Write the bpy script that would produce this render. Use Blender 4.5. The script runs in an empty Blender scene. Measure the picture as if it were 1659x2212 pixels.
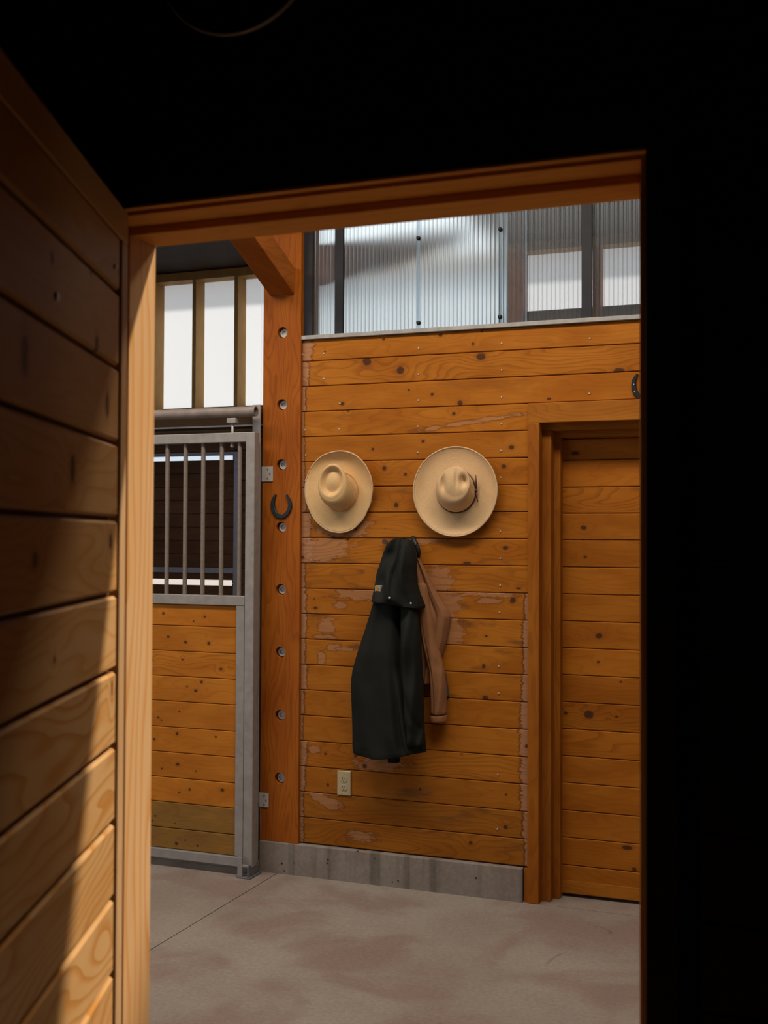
import bpy, bmesh, math, random
from mathutils import Vector, Matrix
random.seed(7)
SC = bpy.context.scene
COL = SC.collection
PI = math.pi

# ------------------------------------------------------------------ camera
W, H, F = 1659.0, 2212.0, 2515.78
YAW, PITCH, ROLL, EYE = math.radians(21.028), math.radians(1.190), math.radians(0.254), 1.6004
_fw = Vector((-math.sin(YAW)*math.cos(PITCH), math.cos(YAW)*math.cos(PITCH), math.sin(PITCH)))
_r0 = Vector((math.cos(YAW), math.sin(YAW), 0)); _u0 = _r0.cross(_fw)
_r = math.cos(ROLL)*_r0 + math.sin(ROLL)*_u0
_u = -math.sin(ROLL)*_r0 + math.cos(ROLL)*_u0
cam = bpy.data.cameras.new('camera'); camo = bpy.data.objects.new('camera', cam); COL.objects.link(camo)
camo.matrix_world = Matrix(((_r.x, _u.x, -_fw.x, 0), (_r.y, _u.y, -_fw.y, 0), (_r.z, _u.z, -_fw.z, EYE), (0, 0, 0, 1)))
cam.sensor_fit = 'VERTICAL'; cam.sensor_height = 32.0; cam.lens = F/H*32.0
cam.clip_start = 0.02; cam.clip_end = 400
cam.dof.use_dof = True; cam.dof.focus_distance = 5.2; cam.dof.aperture_fstop = 5.6
SC.camera = camo

def at(px, py, Y):
    "the point on the plane y = Y seen at a pixel of the photograph (used to measure the walls)"
    d = _fw + _r*((px-W/2)/F) + _u*((H/2-py)/F)
    t = Y/d.y
    return Vector((d.x*t, Y, EYE+d.z*t))
def xz(px, py, Y):
    p = at(px, py, Y); return (p.x, p.z)

# ------------------------------------------------------------------ world, sun, added aisle fill
SUN = 5.5
wd = bpy.data.worlds.new('sky'); SC.world = wd; wd.use_nodes = True
bg = wd.node_tree.nodes['Background']; bg.inputs[0].default_value = (0.80, 0.90, 1.0, 1); bg.inputs[1].default_value = 0.85
sl = bpy.data.lights.new('sun', 'SUN'); sl.energy = SUN; sl.angle = math.radians(3.0); sl.color = (1.0, 0.93, 0.84)
so = bpy.data.objects.new('sun', sl); COL.objects.link(so)
Ld = Vector((1.2, 1.0, 2.30)).normalized()
so.rotation_euler = Ld.to_track_quat('Z', 'Y').to_euler(); so.location = Ld*12
def area(name, loc, direction, sx, sy, power, color):
    l = bpy.data.lights.new(name, 'AREA'); l.shape = 'RECTANGLE'; l.size = sx; l.size_y = sy; l.energy = power; l.color = color
    o = bpy.data.objects.new(name, l); COL.objects.link(o); o.location = loc
    o.rotation_euler = Vector(direction).to_track_quat('-Z', 'Y').to_euler(); return o
# added area lamp under the closed aisle ceiling, fill in place of roof daylight
area('aisle_fill', (-2.0, 3.45, 3.87), (0, 0, -1), 4.4, 0.5, 132, (1.0, 0.91, 0.80))
SC.view_settings.view_transform = 'Standard'; SC.view_settings.look = 'None'
SC.view_settings.exposure = 0.0; SC.view_settings.gamma = 1.0; SC.view_settings.use_curve_mapping = False
try:
    SC.cycles.use_denoising = True; SC.cycles.max_bounces = 10; SC.cycles.diffuse_bounces = 6
    SC.cycles.transparent_max_bounces = 12; SC.cycles.sample_clamp_indirect = 6.0
except Exception: pass

# ------------------------------------------------------------------ node helpers
class NT:
    def __init__(s, mat): s.t = mat.node_tree; s.t.nodes.clear()
    def n(s, ty, **kw):
        x = s.t.nodes.new(ty)
        for k, v in kw.items(): setattr(x, k, v)
        return x
    def put(s, sock, v):
        if hasattr(v, 'is_output'): s.t.links.new(v, sock)
        elif v is not None: sock.default_value = v
    def m(s, op, a, b=None, c=None, clamp=False):
        x = s.n('ShaderNodeMath', operation=op, use_clamp=clamp)
        s.put(x.inputs[0], a)
        if b is not None: s.put(x.inputs[1], b)
        if c is not None: s.put(x.inputs[2], c)
        return x.outputs[0]
    def comb(s, a, b, c):
        x = s.n('ShaderNodeCombineXYZ'); s.put(x.inputs[0], a); s.put(x.inputs[1], b); s.put(x.inputs[2], c); return x.outputs[0]
    def noise(s, vec, scale=1.0, detail=2.0, rough=.5, dist=0.0):
        x = s.n('ShaderNodeTexNoise'); s.put(x.inputs['Vector'], vec); x.inputs['Scale'].default_value = scale
        x.inputs['Detail'].default_value = detail; x.inputs['Roughness'].default_value = rough; x.inputs['Distortion'].default_value = dist
        return x.outputs['Fac']
    def sstep(s, v, a, b):
        x = s.n('ShaderNodeMapRange', interpolation_type='SMOOTHSTEP'); s.put(x.inputs[0], v)
        x.inputs[1].default_value = a; x.inputs[2].default_value = b; return x.outputs[0]
    def rng(s, v, a, b, c, d):
        x = s.n('ShaderNodeMapRange'); s.put(x.inputs[0], v)
        for i, q in enumerate((a, b, c, d)): x.inputs[i+1].default_value = q
        return x.outputs[0]
    def mix(s, f, a, b, blend='MIX'):
        x = s.n('ShaderNodeMix', data_type='RGBA', blend_type=blend); s.put(x.inputs[0], f)
        s.put(x.inputs[6], a if hasattr(a, 'is_output') else (*a[:3], 1)); s.put(x.inputs[7], b if hasattr(b, 'is_output') else (*b[:3], 1))
        return x.outputs[2]
    def bump(s, h, strength=.3, dist=.002):
        x = s.n('ShaderNodeBump'); x.inputs['Strength'].default_value = strength; x.inputs['Distance'].default_value = dist
        s.put(x.inputs['Height'], h); return x.outputs[0]
    def out(s, sh):
        o = s.n('ShaderNodeOutputMaterial'); s.t.links.new(sh, o.inputs[0])
    def bsdf(s, color, rough=.6, metal=0.0, normal=None, spec=.3, **kw):
        x = s.n('ShaderNodeBsdfPrincipled'); s.put(x.inputs['Base Color'], color if hasattr(color, 'is_output') else (*color[:3], 1))
        s.put(x.inputs['Roughness'], rough); x.inputs['Metallic'].default_value = metal
        x.inputs['Specular IOR Level'].default_value = spec
        if normal is not None: s.put(x.inputs['Normal'], normal)
        return x
def newmat(name):
    m = bpy.data.materials.new(name); m.use_nodes = True; return m, NT(m)

def wood(name, c1=(.42, .148, .015), c2=(.33, .100, .008), axis='X', knots=(), pale=(), seed=0.0, lines=.30, rough=.58, stain=0.0,
         palec=(.37, .175, .085), vary=.16, dark=(.10, .032, .008), spec=.12, fiber=.22, across='Z', linec=None, gs=1.5):
    """procedural board: grain along `axis`; knots = (u, v, ru, rv); pale = bare patches (u, v, ru, rv, angle, jag)"""
    m, t = newmat(name)
    tc = t.n('ShaderNodeTexCoord'); sp = t.n('ShaderNodeSeparateXYZ'); t.put(sp.inputs[0], tc.outputs['Object'])
    ax = {'X': 0, 'Y': 1, 'Z': 2}
    u, v = sp.outputs[ax[axis]], sp.outputs[ax[across]]
    other = sp.outputs[[i for i in (0, 1, 2) if i not in (ax[axis], ax[across])][0]]
    oi = t.n('ShaderNodeObjectInfo'); rnd = oi.outputs['Random']
    sd = t.m('ADD', t.m('MULTIPLY', rnd, 37.0), seed)
    vv = t.m('ADD', v, t.m('MULTIPLY', other, .83))
    warp = t.noise(t.comb(t.m('MULTIPLY', u, gs), t.m('MULTIPLY', vv, 7.0), sd), 1.0, 2.0)
    field = t.m('ADD', t.m('MULTIPLY', warp, 13.0), t.m('MULTIPLY', vv, 30.0))
    kd = []
    for (ku, kv, ru, rv) in knots:
        a = t.m('DIVIDE', t.m('SUBTRACT', u, ku), ru); b = t.m('DIVIDE', t.m('SUBTRACT', v, kv), rv)
        d = t.m('SQRT', t.m('ADD', t.m('MULTIPLY', a, a), t.m('MULTIPLY', b, b)))
        kd.append(d)
        field = t.m('ADD', field, t.m('MULTIPLY', t.sstep(d, 6.0, 0.0), 1.3))
    fr = t.m('FRACT', field)
    ring = t.m('MULTIPLY', t.sstep(fr, .45, .97), t.sstep(fr, 1.0, .97))
    fib = t.noise(t.comb(t.m('MULTIPLY', u, 9.0), t.m('MULTIPLY', vv, 330.0), sd), 1.0, 2.0)
    blot = t.noise(t.comb(t.m('MULTIPLY', u, 3.0), t.m('MULTIPLY', vv, 8.0), t.m('ADD', sd, 5.0)), 1.0, 3.0)
    col = t.mix(t.sstep(blot, .30, .72), c1, c2)
    if stain > 0:
        st = t.noise(t.comb(t.m('MULTIPLY', u, 4.0), t.m('MULTIPLY', vv, 14.0), t.m('ADD', sd, 11.0)), 1.0, 4.0, .6)
        col = t.mix(t.m('MULTIPLY', t.sstep(st, .55, .72), stain), col, (.17, .06, .013))
    jagn = None
    for (pu, pv, ru, rv, ang, jag) in pale:
        if jagn is None:
            jagn = t.m('SUBTRACT', t.noise(t.comb(t.m('MULTIPLY', u, 26.0), t.m('MULTIPLY', vv, 190.0), sd), 1.0, 3.0, .65), .5)
            lown = t.m('SUBTRACT', t.noise(t.comb(t.m('MULTIPLY', u, 15.0), t.m('MULTIPLY', vv, 34.0), t.m('ADD', sd, 3.0)), 1.0, 3.0, .6), .5)
        du, dv = t.m('SUBTRACT', u, pu), t.m('SUBTRACT', v, pv)
        c, s_ = math.cos(ang), math.sin(ang)
        a = t.m('DIVIDE', t.m('ADD', t.m('MULTIPLY', du, c), t.m('MULTIPLY', dv, s_)), ru)
        b = t.m('DIVIDE', t.m('SUBTRACT', t.m('MULTIPLY', dv, c), t.m('MULTIPLY', du, s_)), rv)
        d = t.m('ADD', t.m('SQRT', t.m('ADD', t.m('MULTIPLY', a, a), t.m('MULTIPLY', b, b))), t.m('ADD', t.m('MULTIPLY', jagn, jag), t.m('MULTIPLY', lown, 1.4 if rv > .15 else 2.4)))
        e = min(.42, .0075/min(ru, rv))
        band = t.m('MULTIPLY', t.sstep(d, 1-e*.6, 1.0), t.sstep(d, 1+e*1.3, 1.0))
        col = t.mix(t.m('MULTIPLY', t.sstep(d, 1.0, .90), .88 if rv > .15 else .62), col, palec)
        col = t.mix(t.m('MULTIPLY', band, .85 if rv > .15 else .5), col, dark)
    col = t.mix(t.m('MULTIPLY', ring, lines*.8), col, linec or (c2[0]*.42, c2[1]*.36, c2[2]*.3))
    val = t.m('ADD', 1-fiber*.5, t.m('MULTIPLY', fib, fiber))
    val = t.m('MULTIPLY', val, t.m('ADD', 1-vary*.5, t.m('MULTIPLY', rnd, vary)))
    cv = t.n('ShaderNodeCombineColor')
    for i in range(3): t.put(cv.inputs[i], val)
    col = t.mix(1.0, col, cv.outputs[0], 'MULTIPLY')
    if kd:
        jn = t.m('MULTIPLY', t.m('SUBTRACT', t.noise(t.comb(t.m('MULTIPLY', u, 60.0), t.m('MULTIPLY', v, 60.0), sd), 1.0, 2.0), .5), .55)
        for d in kd:
            d2 = t.m('ADD', d, jn)
            col = t.mix(t.m('MULTIPLY', t.sstep(d2, 2.3, 1.0), .30), col, (.20, .06, .012))
            col = t.mix(t.m('MULTIPLY', t.sstep(d2, 1.15, .70), .88), col, (.048, .018, .007))
    bm_ = t.bump(t.m('ADD', t.m('MULTIPLY', fib, .4), t.m('MULTIPLY', ring, -.5)), .25, .0012)
    t.out(t.bsdf(col, rough, 0, bm_, spec).outputs[0])
    return m
def plain(name, color, rough=.6, metal=0.0, vary=0.12, scale=30.0, spec=.3, bump=0.0, detail=3.0):
    m, t = newmat(name)
    tc = t.n('ShaderNodeTexCoord')
    nz = t.noise(tc.outputs['Object'], scale, detail)
    f = t.rng(nz, .25, .75, 1-vary, 1+vary)
    cv = t.n('ShaderNodeCombineColor')
    for i in range(3): t.put(cv.inputs[i], f)
    col = t.mix(1.0, color, cv.outputs[0], 'MULTIPLY')
    t.out(t.bsdf(col, rough, metal, t.bump(nz, bump, .002) if bump else None, spec).outputs[0])
    return m
def concrete(name, c1, c2, red, crack=True, pits=False):
    m, t = newmat(name)
    tc = t.n('ShaderNodeTexCoord'); P = tc.outputs['Object']
    a = t.noise(P, 1.3, 5.0, .6); b = t.noise(P, 60.0, 3.0, .6)
    col = t.mix(t.sstep(a, .35, .65), c1, c2)
    r = t.noise(P, 1.9, 3.0, .6, .8); mp = t.n('ShaderNodeMapping'); t.put(mp.inputs[0], P); mp.inputs[1].default_value = (3.1, 7.7, 1.0)
    r2 = t.noise(mp.outputs[0], 2.3, 4.0, .55, .4)
    col = t.mix(t.m('MULTIPLY', t.sstep(r2, .46, .63), .62), col, red)
    if crack:
        w = t.noise(mp.outputs[0], 0.9, 3.0, .55, .3)
        line = t.sstep(t.m('ABSOLUTE', t.m('SUBTRACT', w, .53)), .006, .0)
        gate = t.sstep(r, .54, .64)
        col = t.mix(t.m('MULTIPLY', t.m('MULTIPLY', line, gate), .45), col, (red[0]*.45, red[1]*.42, red[2]*.42))
    if pits:
        vo = t.n('ShaderNodeTexVoronoi'); t.put(vo.inputs['Vector'], P); vo.inputs['Scale'].default_value = 22.0
        pm = t.m('MULTIPLY', t.sstep(vo.outputs['Distance'], .17, .08), t.sstep(t.noise(P, 9.0, 1.0), .5, .56))
        col = t.mix(pm, col, (.025, .018, .014))
        g = t.n('ShaderNodeMapping'); t.put(g.inputs[0], P); g.inputs[3].default_value = (14.0, 1.0, .6)
        col = t.mix(t.m('MULTIPLY', t.sstep(t.noise(g.outputs[0], 1.0, 3.0), .48, .68), .6), col, (c1[0]*.42, c1[1]*.40, c1[2]*.38))
    f = t.rng(b, .3, .7, .88, 1.1)
    cv = t.n('ShaderNodeCombineColor')
    for i in range(3): t.put(cv.inputs[i], f)
    col = t.mix(1.0, col, cv.outputs[0], 'MULTIPLY')
    t.out(t.bsdf(col, .75, 0, t.bump(b, .15, .002), .25).outputs[0])
    return m
def sheet(name, trans, scatter, tint, rough=.25, blur=None, rib=None):
    "polycarbonate sheet: part clear, part diffusing"
    m, t = newmat(name)
    if blur is None: tr = t.n('ShaderNodeBsdfTransparent')
    else:
        tr = t.n('ShaderNodeBsdfRefraction'); tr.inputs['Roughness'].default_value = blur; tr.inputs['IOR'].default_value = 1.07
    t.put(tr.inputs[0], (*tint, 1))
    if rib:
        tc = t.n('ShaderNodeTexCoord'); sp = t.n('ShaderNodeSeparateXYZ'); t.put(sp.inputs[0], tc.outputs['Object'])
        fr = t.m('FRACT', t.m('DIVIDE', sp.outputs[0], rib[0]))
        k = t.m('MULTIPLY', t.sstep(fr, .04, .16), t.sstep(fr, .46, .30))
        t.put(tr.inputs[0], t.mix(k, tint, tuple(c*rib[1] for c in tint)))
    tl = t.n('ShaderNodeBsdfTranslucent'); t.put(tl.inputs[0], (*tint, 1))
    df = t.n('ShaderNodeBsdfDiffuse'); t.put(df.inputs[0], (*tint, 1))
    gl = t.n('ShaderNodeBsdfGlossy'); gl.inputs['Roughness'].default_value = rough; t.put(gl.inputs[0], (.9, .95, 1, 1))
    a = t.n('ShaderNodeMixShader'); a.inputs[0].default_value = .14; t.t.links.new(tl.outputs[0], a.inputs[1]); t.t.links.new(df.outputs[0], a.inputs[2])
    b = t.n('ShaderNodeMixShader'); b.inputs[0].default_value = scatter/(scatter+trans); t.t.links.new(tr.outputs[0], b.inputs[1]); t.t.links.new(a.outputs[0], b.inputs[2])
    c = t.n('ShaderNodeMixShader'); c.inputs[0].default_value = .06; t.t.links.new(b.outputs[0], c.inputs[1]); t.t.links.new(gl.outputs[0], c.inputs[2])
    t.out(c.outputs[0]); return m

# ------------------------------------------------------------------ mesh helpers
def link(name, me, mat=None, parent=None, smooth=False):
    o = bpy.data.objects.new(name, me); COL.objects.link(o)
    if mat is not None: me.materials.append(mat)
    if parent is not None: o.parent = parent
    if smooth:
        for p in me.polygons: p.use_smooth = True
    return o
def build(name, bm, mat=None, parent=None, smooth=False, bevel=0.0, subsurf=0, auto=None):
    bmesh.ops.recalc_face_normals(bm, faces=bm.faces[:])
    me = bpy.data.meshes.new(name); bm.to_mesh(me); bm.free()
    o = link(name, me, mat, parent, smooth)
    if auto is not None:
        me.set_sharp_from_angle(angle=auto)
    if bevel > 0:
        b = o.modifiers.new('bevel', 'BEVEL'); b.width = bevel; b.segments = 2; b.limit_method = 'ANGLE'
    if subsurf:
        s = o.modifiers.new('subsurf', 'SUBSURF'); s.levels = subsurf; s.render_levels = subsurf
    return o
def tag(o, label=None, cat=None, group=None, kind=None):
    if label: o['label'] = label
    if cat: o['category'] = cat
    if group: o['group'] = group
    if kind: o['kind'] = kind
    return o
def empty(name, loc=(0, 0, 0), rz=0.0):
    o = bpy.data.objects.new(name, None); COL.objects.link(o); o.location = loc; o.rotation_euler = (0, 0, rz); o.empty_display_size = .1
    return o
def bx(bm, x0, x1, y0, y1, z0, z1):
    v = [bm.verts.new((x, y, z)) for x in (x0, x1) for y in (y0, y1) for z in (z0, z1)]
    for f in ((0, 1, 3, 2), (4, 6, 7, 5), (0, 4, 5, 1), (2, 3, 7, 6), (0, 2, 6, 4), (1, 5, 7, 3)): bm.faces.new([v[i] for i in f])
def box(name, x0, x1, y0, y1, z0, z1, mat, parent=None, bevel=0.0):
    bm = bmesh.new(); bx(bm, x0, x1, y0, y1, z0, z1); return build(name, bm, mat, parent, bevel=bevel)
def loft(bm, loops, close=True, cap=True):
    rows = [[bm.verts.new(p) for p in lp] for lp in loops]
    n = len(rows[0])
    for a, b in zip(rows, rows[1:]):
        for i in range(n if close else n-1):
            j = (i+1) % n
            bm.faces.new((a[i], a[j], b[j], b[i]))
    if cap:
        bm.faces.new(rows[0]); bm.faces.new(rows[-1][::-1])
    return rows
def plank(name, x0, x1, z0, z1, yf, yb, mat, parent, ch=.0035, z0r=None, z1r=None):
    "horizontal board running along x, chamfered on its face edges"
    s = 1 if yf > yb else -1
    def prof(x, a, b): return [(x, yb, a), (x, yf-s*ch, a), (x, yf, a+ch), (x, yf, b-ch), (x, yf-s*ch, b), (x, yb, b)]
    bm = bmesh.new(); loft(bm, [prof(x0, z0, z1), prof(x1, z0, z1)], True, True)
    return build(name, bm, mat, parent)
def tube(bm, pts, rad, n=12, cap=True, flat=1.0):
    pts = [Vector(p) for p in pts]; loops = []
    for i, p in enumerate(pts):
        d = (pts[min(i+1, len(pts)-1)]-pts[max(i-1, 0)]).normalized()
        up = Vector((0, 0, 1)) if abs(d.z) < .9 else Vector((0, 1, 0))
        a = d.cross(up).normalized(); b = d.cross(a).normalized()
        r = rad[i] if isinstance(rad, (list, tuple)) else rad
        loops.append([p+a*math.cos(2*PI*k/n)*r+b*math.sin(2*PI*k/n)*r*flat for k in range(n)])
    loft(bm, loops, True, cap)
def disc_y(bm, cx, cz, y0, y1, r, n=24, r1=None):
    r1 = r if r1 is None else r1
    loft(bm, [[(cx+r*math.cos(2*PI*k/n), y0, cz+r*math.sin(2*PI*k/n)) for k in range(n)],
              [(cx+r1*math.cos(2*PI*k/n), y1, cz+r1*math.sin(2*PI*k/n)) for k in range(n)]])
def ring_y(bm, cx, cz, y0, y1, ri, ro, n=24):
    def lp(r, y): return [(cx+r*math.cos(2*PI*k/n), y, cz+r*math.sin(2*PI*k/n)) for k in range(n)]
    loft(bm, [lp(ri, y1), lp(ri, y0), lp(ro, y0), lp(ro, y1), lp(ri, y1)], True, False)
    bmesh.ops.remove_doubles(bm, verts=bm.verts[:], dist=1e-6)
def rk(n, x0, x1, z0, z1, rmin=.004, rmax=.011):
    return [(random.uniform(x0, x1), random.uniform(z0, z1), *(lambda r: (r*random.uniform(1, 1.4), r))(random.uniform(rmin, rmax))) for _ in range(n)]

# ------------------------------------------------------------------ shared materials
M = {}
M['aisle_wood'] = wood('aisle_wood', seed=3)
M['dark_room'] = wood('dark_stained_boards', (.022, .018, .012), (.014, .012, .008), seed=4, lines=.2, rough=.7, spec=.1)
M['dark_ceiling'] = wood('dark_deck_boards', (.045, .024, .012), (.032, .017, .008), seed=6, lines=.2, rough=.7, spec=.1)
M['stall_wood'] = wood('weathered_stall_boards', (.135, .070, .040), (.095, .047, .025), seed=9, lines=.3, rough=.7, spec=.1, knots=[])
M['post'] = wood('fir_post', (.36, .096, .008), (.28, .066, .005), 'Z', across='X', seed=1.3, lines=.42, vary=0)
M['brace'] = wood('fir_brace', (.40, .12, .018), (.32, .088, .011), 'Y', across='Z', seed=8.1, lines=.3, vary=0)
M['frame_pine'] = wood('clear_pine', (.64, .37, .17), (.61, .33, .13), 'Z', across='Y', seed=2.2, lines=.85, vary=.05, knots=[], fiber=.12, linec=(.56, .22, .04), gs=.7)
M['frame_pine_x'] = wood('clear_pine_head', (.70, .33, .062), (.66, .28, .045), 'X', across='Y', seed=2.7, lines=.2, vary=.05, fiber=.12)
M['casing'] = wood('stained_casing', (.36, .115, .011), (.28, .078, .006), 'Z', across='X', seed=5.5, lines=.3)
M['casing_x'] = wood('stained_casing_head', (.41, .142, .015), (.33, .104, .009), 'X', seed=5.9, lines=.3)
M['stud'] = wood('framing_lumber', (.43, .25, .085), (.37, .20, .06), 'Z', across='X', seed=6.5, lines=.15)
M['galv'] = plain('galvanised_steel', (.30, .262, .232), .5, .2, .14, 26.0, .4, .05)
M['galv_dull'] = plain('dull_galvanised_steel', (.15, .138, .14), .6, .2, .2, 30.0, .3, .05)
M['bluesteel'] = plain('blue_grey_steel', (.36, .37, .47), .5, .3, .1, 20.0)
M['bar'] = plain('rusty_grey_bar', (.24, .185, .145), .5, .25, .18, 60.0, .4)
M['pipe'] = plain('weathered_track_pipe', (.26, .205, .17), .55, .25, .22, 18.0, .3)
M['plate'] = plain('bright_hinge_plate', (.44, .40, .36), .5, .1, .08, 40.0)
M['bolt_core'] = plain('bolt_core_metal', (.55, .50, .42), .5, .1, .1, 60.0)
M['pit'] = plain('dark_backing_wood', (.12, .05, .018), .8, 0, .1)  # dark brown backing behind the plank joints
M['zinc'] = plain('zinc_hardware', (.48, .46, .43), .5, .25, .12, 90.0, .5)
M['black_iron'] = plain('black_iron', (.018, .021, .022), .45, .3, .2, 60.0, .4)
M['black_strip'] = plain('black_rubber_strip', (.020, .019, .022), .6, 0, .15, 20.0)
M['sill'] = plain('painted_sill', (.36, .34, .31), .6, 0, .18, 26.0)
M['ivory'] = plain('ivory_plastic', (.46, .36, .20), .4, 0, .04, 40.0, .4)
M['slot'] = plain('dark_slot', (.03, .015, .006), .7)
M['floor'] = concrete('aisle_concrete', (.25, .200, .162), (.30, .250, .206), (.215, .135, .110))
M['curb'] = concrete('curb_concrete', (.205, .163, .132), (.265, .215, .173), (.22, .155, .125), crack=False, pits=True)
M['sheet_far'] = sheet('translucent_wall_panel', .08, .92, (.95, .96, .97))
M['sheet_left'] = sheet('ribbed_panel_hazy', .80, .20, (.80, .90, .96), .3, .60, (.0197, .52))
M['sheet_right'] = sheet('ribbed_panel_clear', .82, .18, (.93, .95, .97), .3, None, (.0197, .66))
M['ground'] = plain('pale_yard_ground', (.36, .32, .28), .9, 0, .1, .6)

# ------------------------------------------------------------------ dimensions
D = 5.0318                       # face of the far plank wall
ZT, PIT = 2.4311, 0.12           # first joint below the sill, board pitch
PX0, PX1 = -2.553, -2.354        # timber post
YA, Y2, Y3, Y4 = 1.80, 1.716, 1.655, 1.639   # near doorway: aisle edge, stop, rebate, casing
XL, XR = -1.134, -0.2612
Z1, Z2, Z3 = 2.119, 2.133, 2.139
CE = 3.90                        # aisle ceiling
TD = .05

# ------------------------------------------------------------------ floor
fl = box('floor', -9, 6, -2.4, 9.2, -.20, -.012, M['curb']); tag(fl, 'pale stained concrete floor of the barn aisle', 'floor', kind='structure')
for (x0, x1, y0, y1) in ((-9, -2.4625, 1.72, 5.01), (-2.4575, 6, 1.72, 5.01), (-9, -2.46, 5.014, 9.2), (-2.456, 6, 5.014, 9.2), (-9, 6, -2.4, 1.716)):
    bm = bmesh.new(); bx(bm, x0, x1, y0, y1, -.012, 0); build('slab', bm, M['floor'], fl)

# ------------------------------------------------------------------ far plank wall with its boards
wb = box('wall_back', PX1, 1.2, D+.022, D+.10, .148, 2.5335, M['pit']); tag(wb, 'orange knotty pine plank wall with water-stained board ends', 'wall', kind='structure')
# opening for the far door is cut by building the backing in two parts
bm = bmesh.new(); bx(bm, PX1, -1.2, D+.022, D+.10, .148, 2.5335); bx(bm, -1.2, 1.2, D+.022, D+.10, 2.11, 2.5335); bx(bm, .1, 1.2, D+.022, D+.10, 0, 2.11)
bmesh.ops.recalc_face_normals(bm, faces=bm.faces[:]); bm.to_mesh(wb.data); bm.free()
KN = [(828.8, 733, 3.5, 3), (792.8, 781, 11, 9), (865, 800, 9, 9), (883, 842.6, 3, 2.6), (740, 872, 5, 4), (702, 759.5, 2, 2), (752, 888, 3, 2),
      (951.4, 723.8, 5, 4), (1041, 715.7, 2.5, 2.2), (1022, 743, 2.5, 4), (1039.5, 770.5, 11, 8), (933.7, 851.7, 4, 3.4), (994, 870.8, 6.5, 6.5), (980.4, 893.5, 4, 3.6),
      (914, 953, 4, 3.8), (1337, 801, 12, 6), (1186, 861.5, 4, 3), (805, 970, 3.4, 3.2), (1105, 966.3, 6, 5), (830, 1011.5, 5, 6), (876, 1025, 4, 3.5), (1088.5, 1007.6, 5, 5),
      (856, 1091, 6, 6), (1092, 1184, 6.5, 4.5), (769.6, 1144, 3, 3), (653.6, 1203.7, 3, 4), (682, 1313, 5, 3.6), (679, 1294, 1.6, 1.5), (1009, 1216, 9, 3), (1120, 1271, 6, 2.5),
      (1108, 1296.6, 7, 7), (1050.5, 1374, 3.5, 2.5), (1045, 1439, 4, 5), (1048.5, 1508, 7, 5), (1138, 1612, 4, 4), (703, 1628.5, 3, 3), (767.5, 1633, 3.5, 3.5), (787.8, 1655, 5.5, 5.5),
      (708, 1695.6, 3, 4), (907.4, 1705.4, 3, 3), (1093.4, 1716.8, 2.6, 2.4), (1091.9, 1786.6, 5, 4), (1016.6, 1821, 4.5, 4), (752, 1165, 4, 2.5), (720, 1160, 4, 2)]
def to_uv(lst, Y):
    out = []
    for (x, y, a, b) in lst:
        p = at(x, y, Y); out.append((p.x, p.z, a*.00214, b*.00212))
    return out
KNW = to_uv(KN, D)
JL = {-1: 25, 0: 15, 1: 8, 2: 5, 3: 6, 4: 7, 5: 12, 6: 22, 7: 30, 8: 9, 9: 12, 10: 15, 11: 11, 12: 15, 13: 9, 14: 6, 15: 16, 16: 11, 17: 8, 18: 9}
JR = {9: 9, 10: 12, 11: 11, 12: 14, 13: 17, 14: 18, 15: 17, 16: 16, 17: 12, 18: 8}
EXTRA = {6: [(742, 1140, 62, 20, 0, .5)], 7: [(700, 1188, 60, 24, 0, .7), (905, 1167, 45, 8, 0, .5)], 8: [(945, 1248, 33, 30, 0, .55)],
         9: [(775, 1282, 50, 14, .08, .4), (960, 1300, 36, 36, 0, .5), (1060, 1285, 60, 5, 0, .8), (1055, 1298, 22, 6, 0, .9), (735, 1308, 13, 9, 0, 1.0)],
         10: [(975, 1370, 30, 36, -.25, .4), (705, 1352, 18, 16, 0, .9), (700, 1375, 20, 4, 0, .8)],
         11: [(720, 1398, 16, 7, 0, .9), (695, 1424, 9, 14, 0, .6), (745, 1402, 15, 4, 0, .9)],
         15: [(678, 1620, 12, 8, 0, 1.0), (820, 1650, 55, 14, .05, .5), (998, 1595, 5, 26, 0, .5)],
         17: [(705, 1730, 34, 13, -.35, .6)], 18: [(780, 1805, 30, 9, 0, .9)], 2: [(1015, 912, 116, 4.2, .118, .5)]}
lines_z = [2.5335] + [ZT-PIT*j for j in range(20)]
for j in range(20):
    z1, z0 = lines_z[j], lines_z[j+1]
    jj = j-1
    kn = [k for k in KNW if z0-.004 <= k[1] <= z1+.004]
    pl = []
    mid = (z0+z1)/2
    if jj in JL: pl.append((PX1, mid, JL[jj]*.00215, .20, 0.0, 1.3))
    if jj in JR: pl.append((-1.25, mid, JR[jj]*.0020, .22, 0.0, 1.3))
    for (x, y, a, b, ang, jag) in EXTRA.get(jj, []):
        p = at(x, y, D); pl.append((p.x, p.z, a*.0023, b*.0023, ang, jag+.5))
    x1 = 1.2 if j < 3 else -1.247
    if j == 3: x1 = -1.247
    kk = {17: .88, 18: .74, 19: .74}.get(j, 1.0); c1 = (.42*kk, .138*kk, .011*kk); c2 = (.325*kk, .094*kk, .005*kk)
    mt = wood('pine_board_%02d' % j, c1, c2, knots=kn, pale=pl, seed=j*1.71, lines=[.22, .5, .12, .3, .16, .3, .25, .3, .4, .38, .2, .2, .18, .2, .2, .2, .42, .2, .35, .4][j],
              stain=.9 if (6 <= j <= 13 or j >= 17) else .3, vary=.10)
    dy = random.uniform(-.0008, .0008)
    plank('plank', PX1+.001, x1, z0+.0012, z1-.0012, D+dy, D+.022, mt, wb, .0032)
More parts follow.
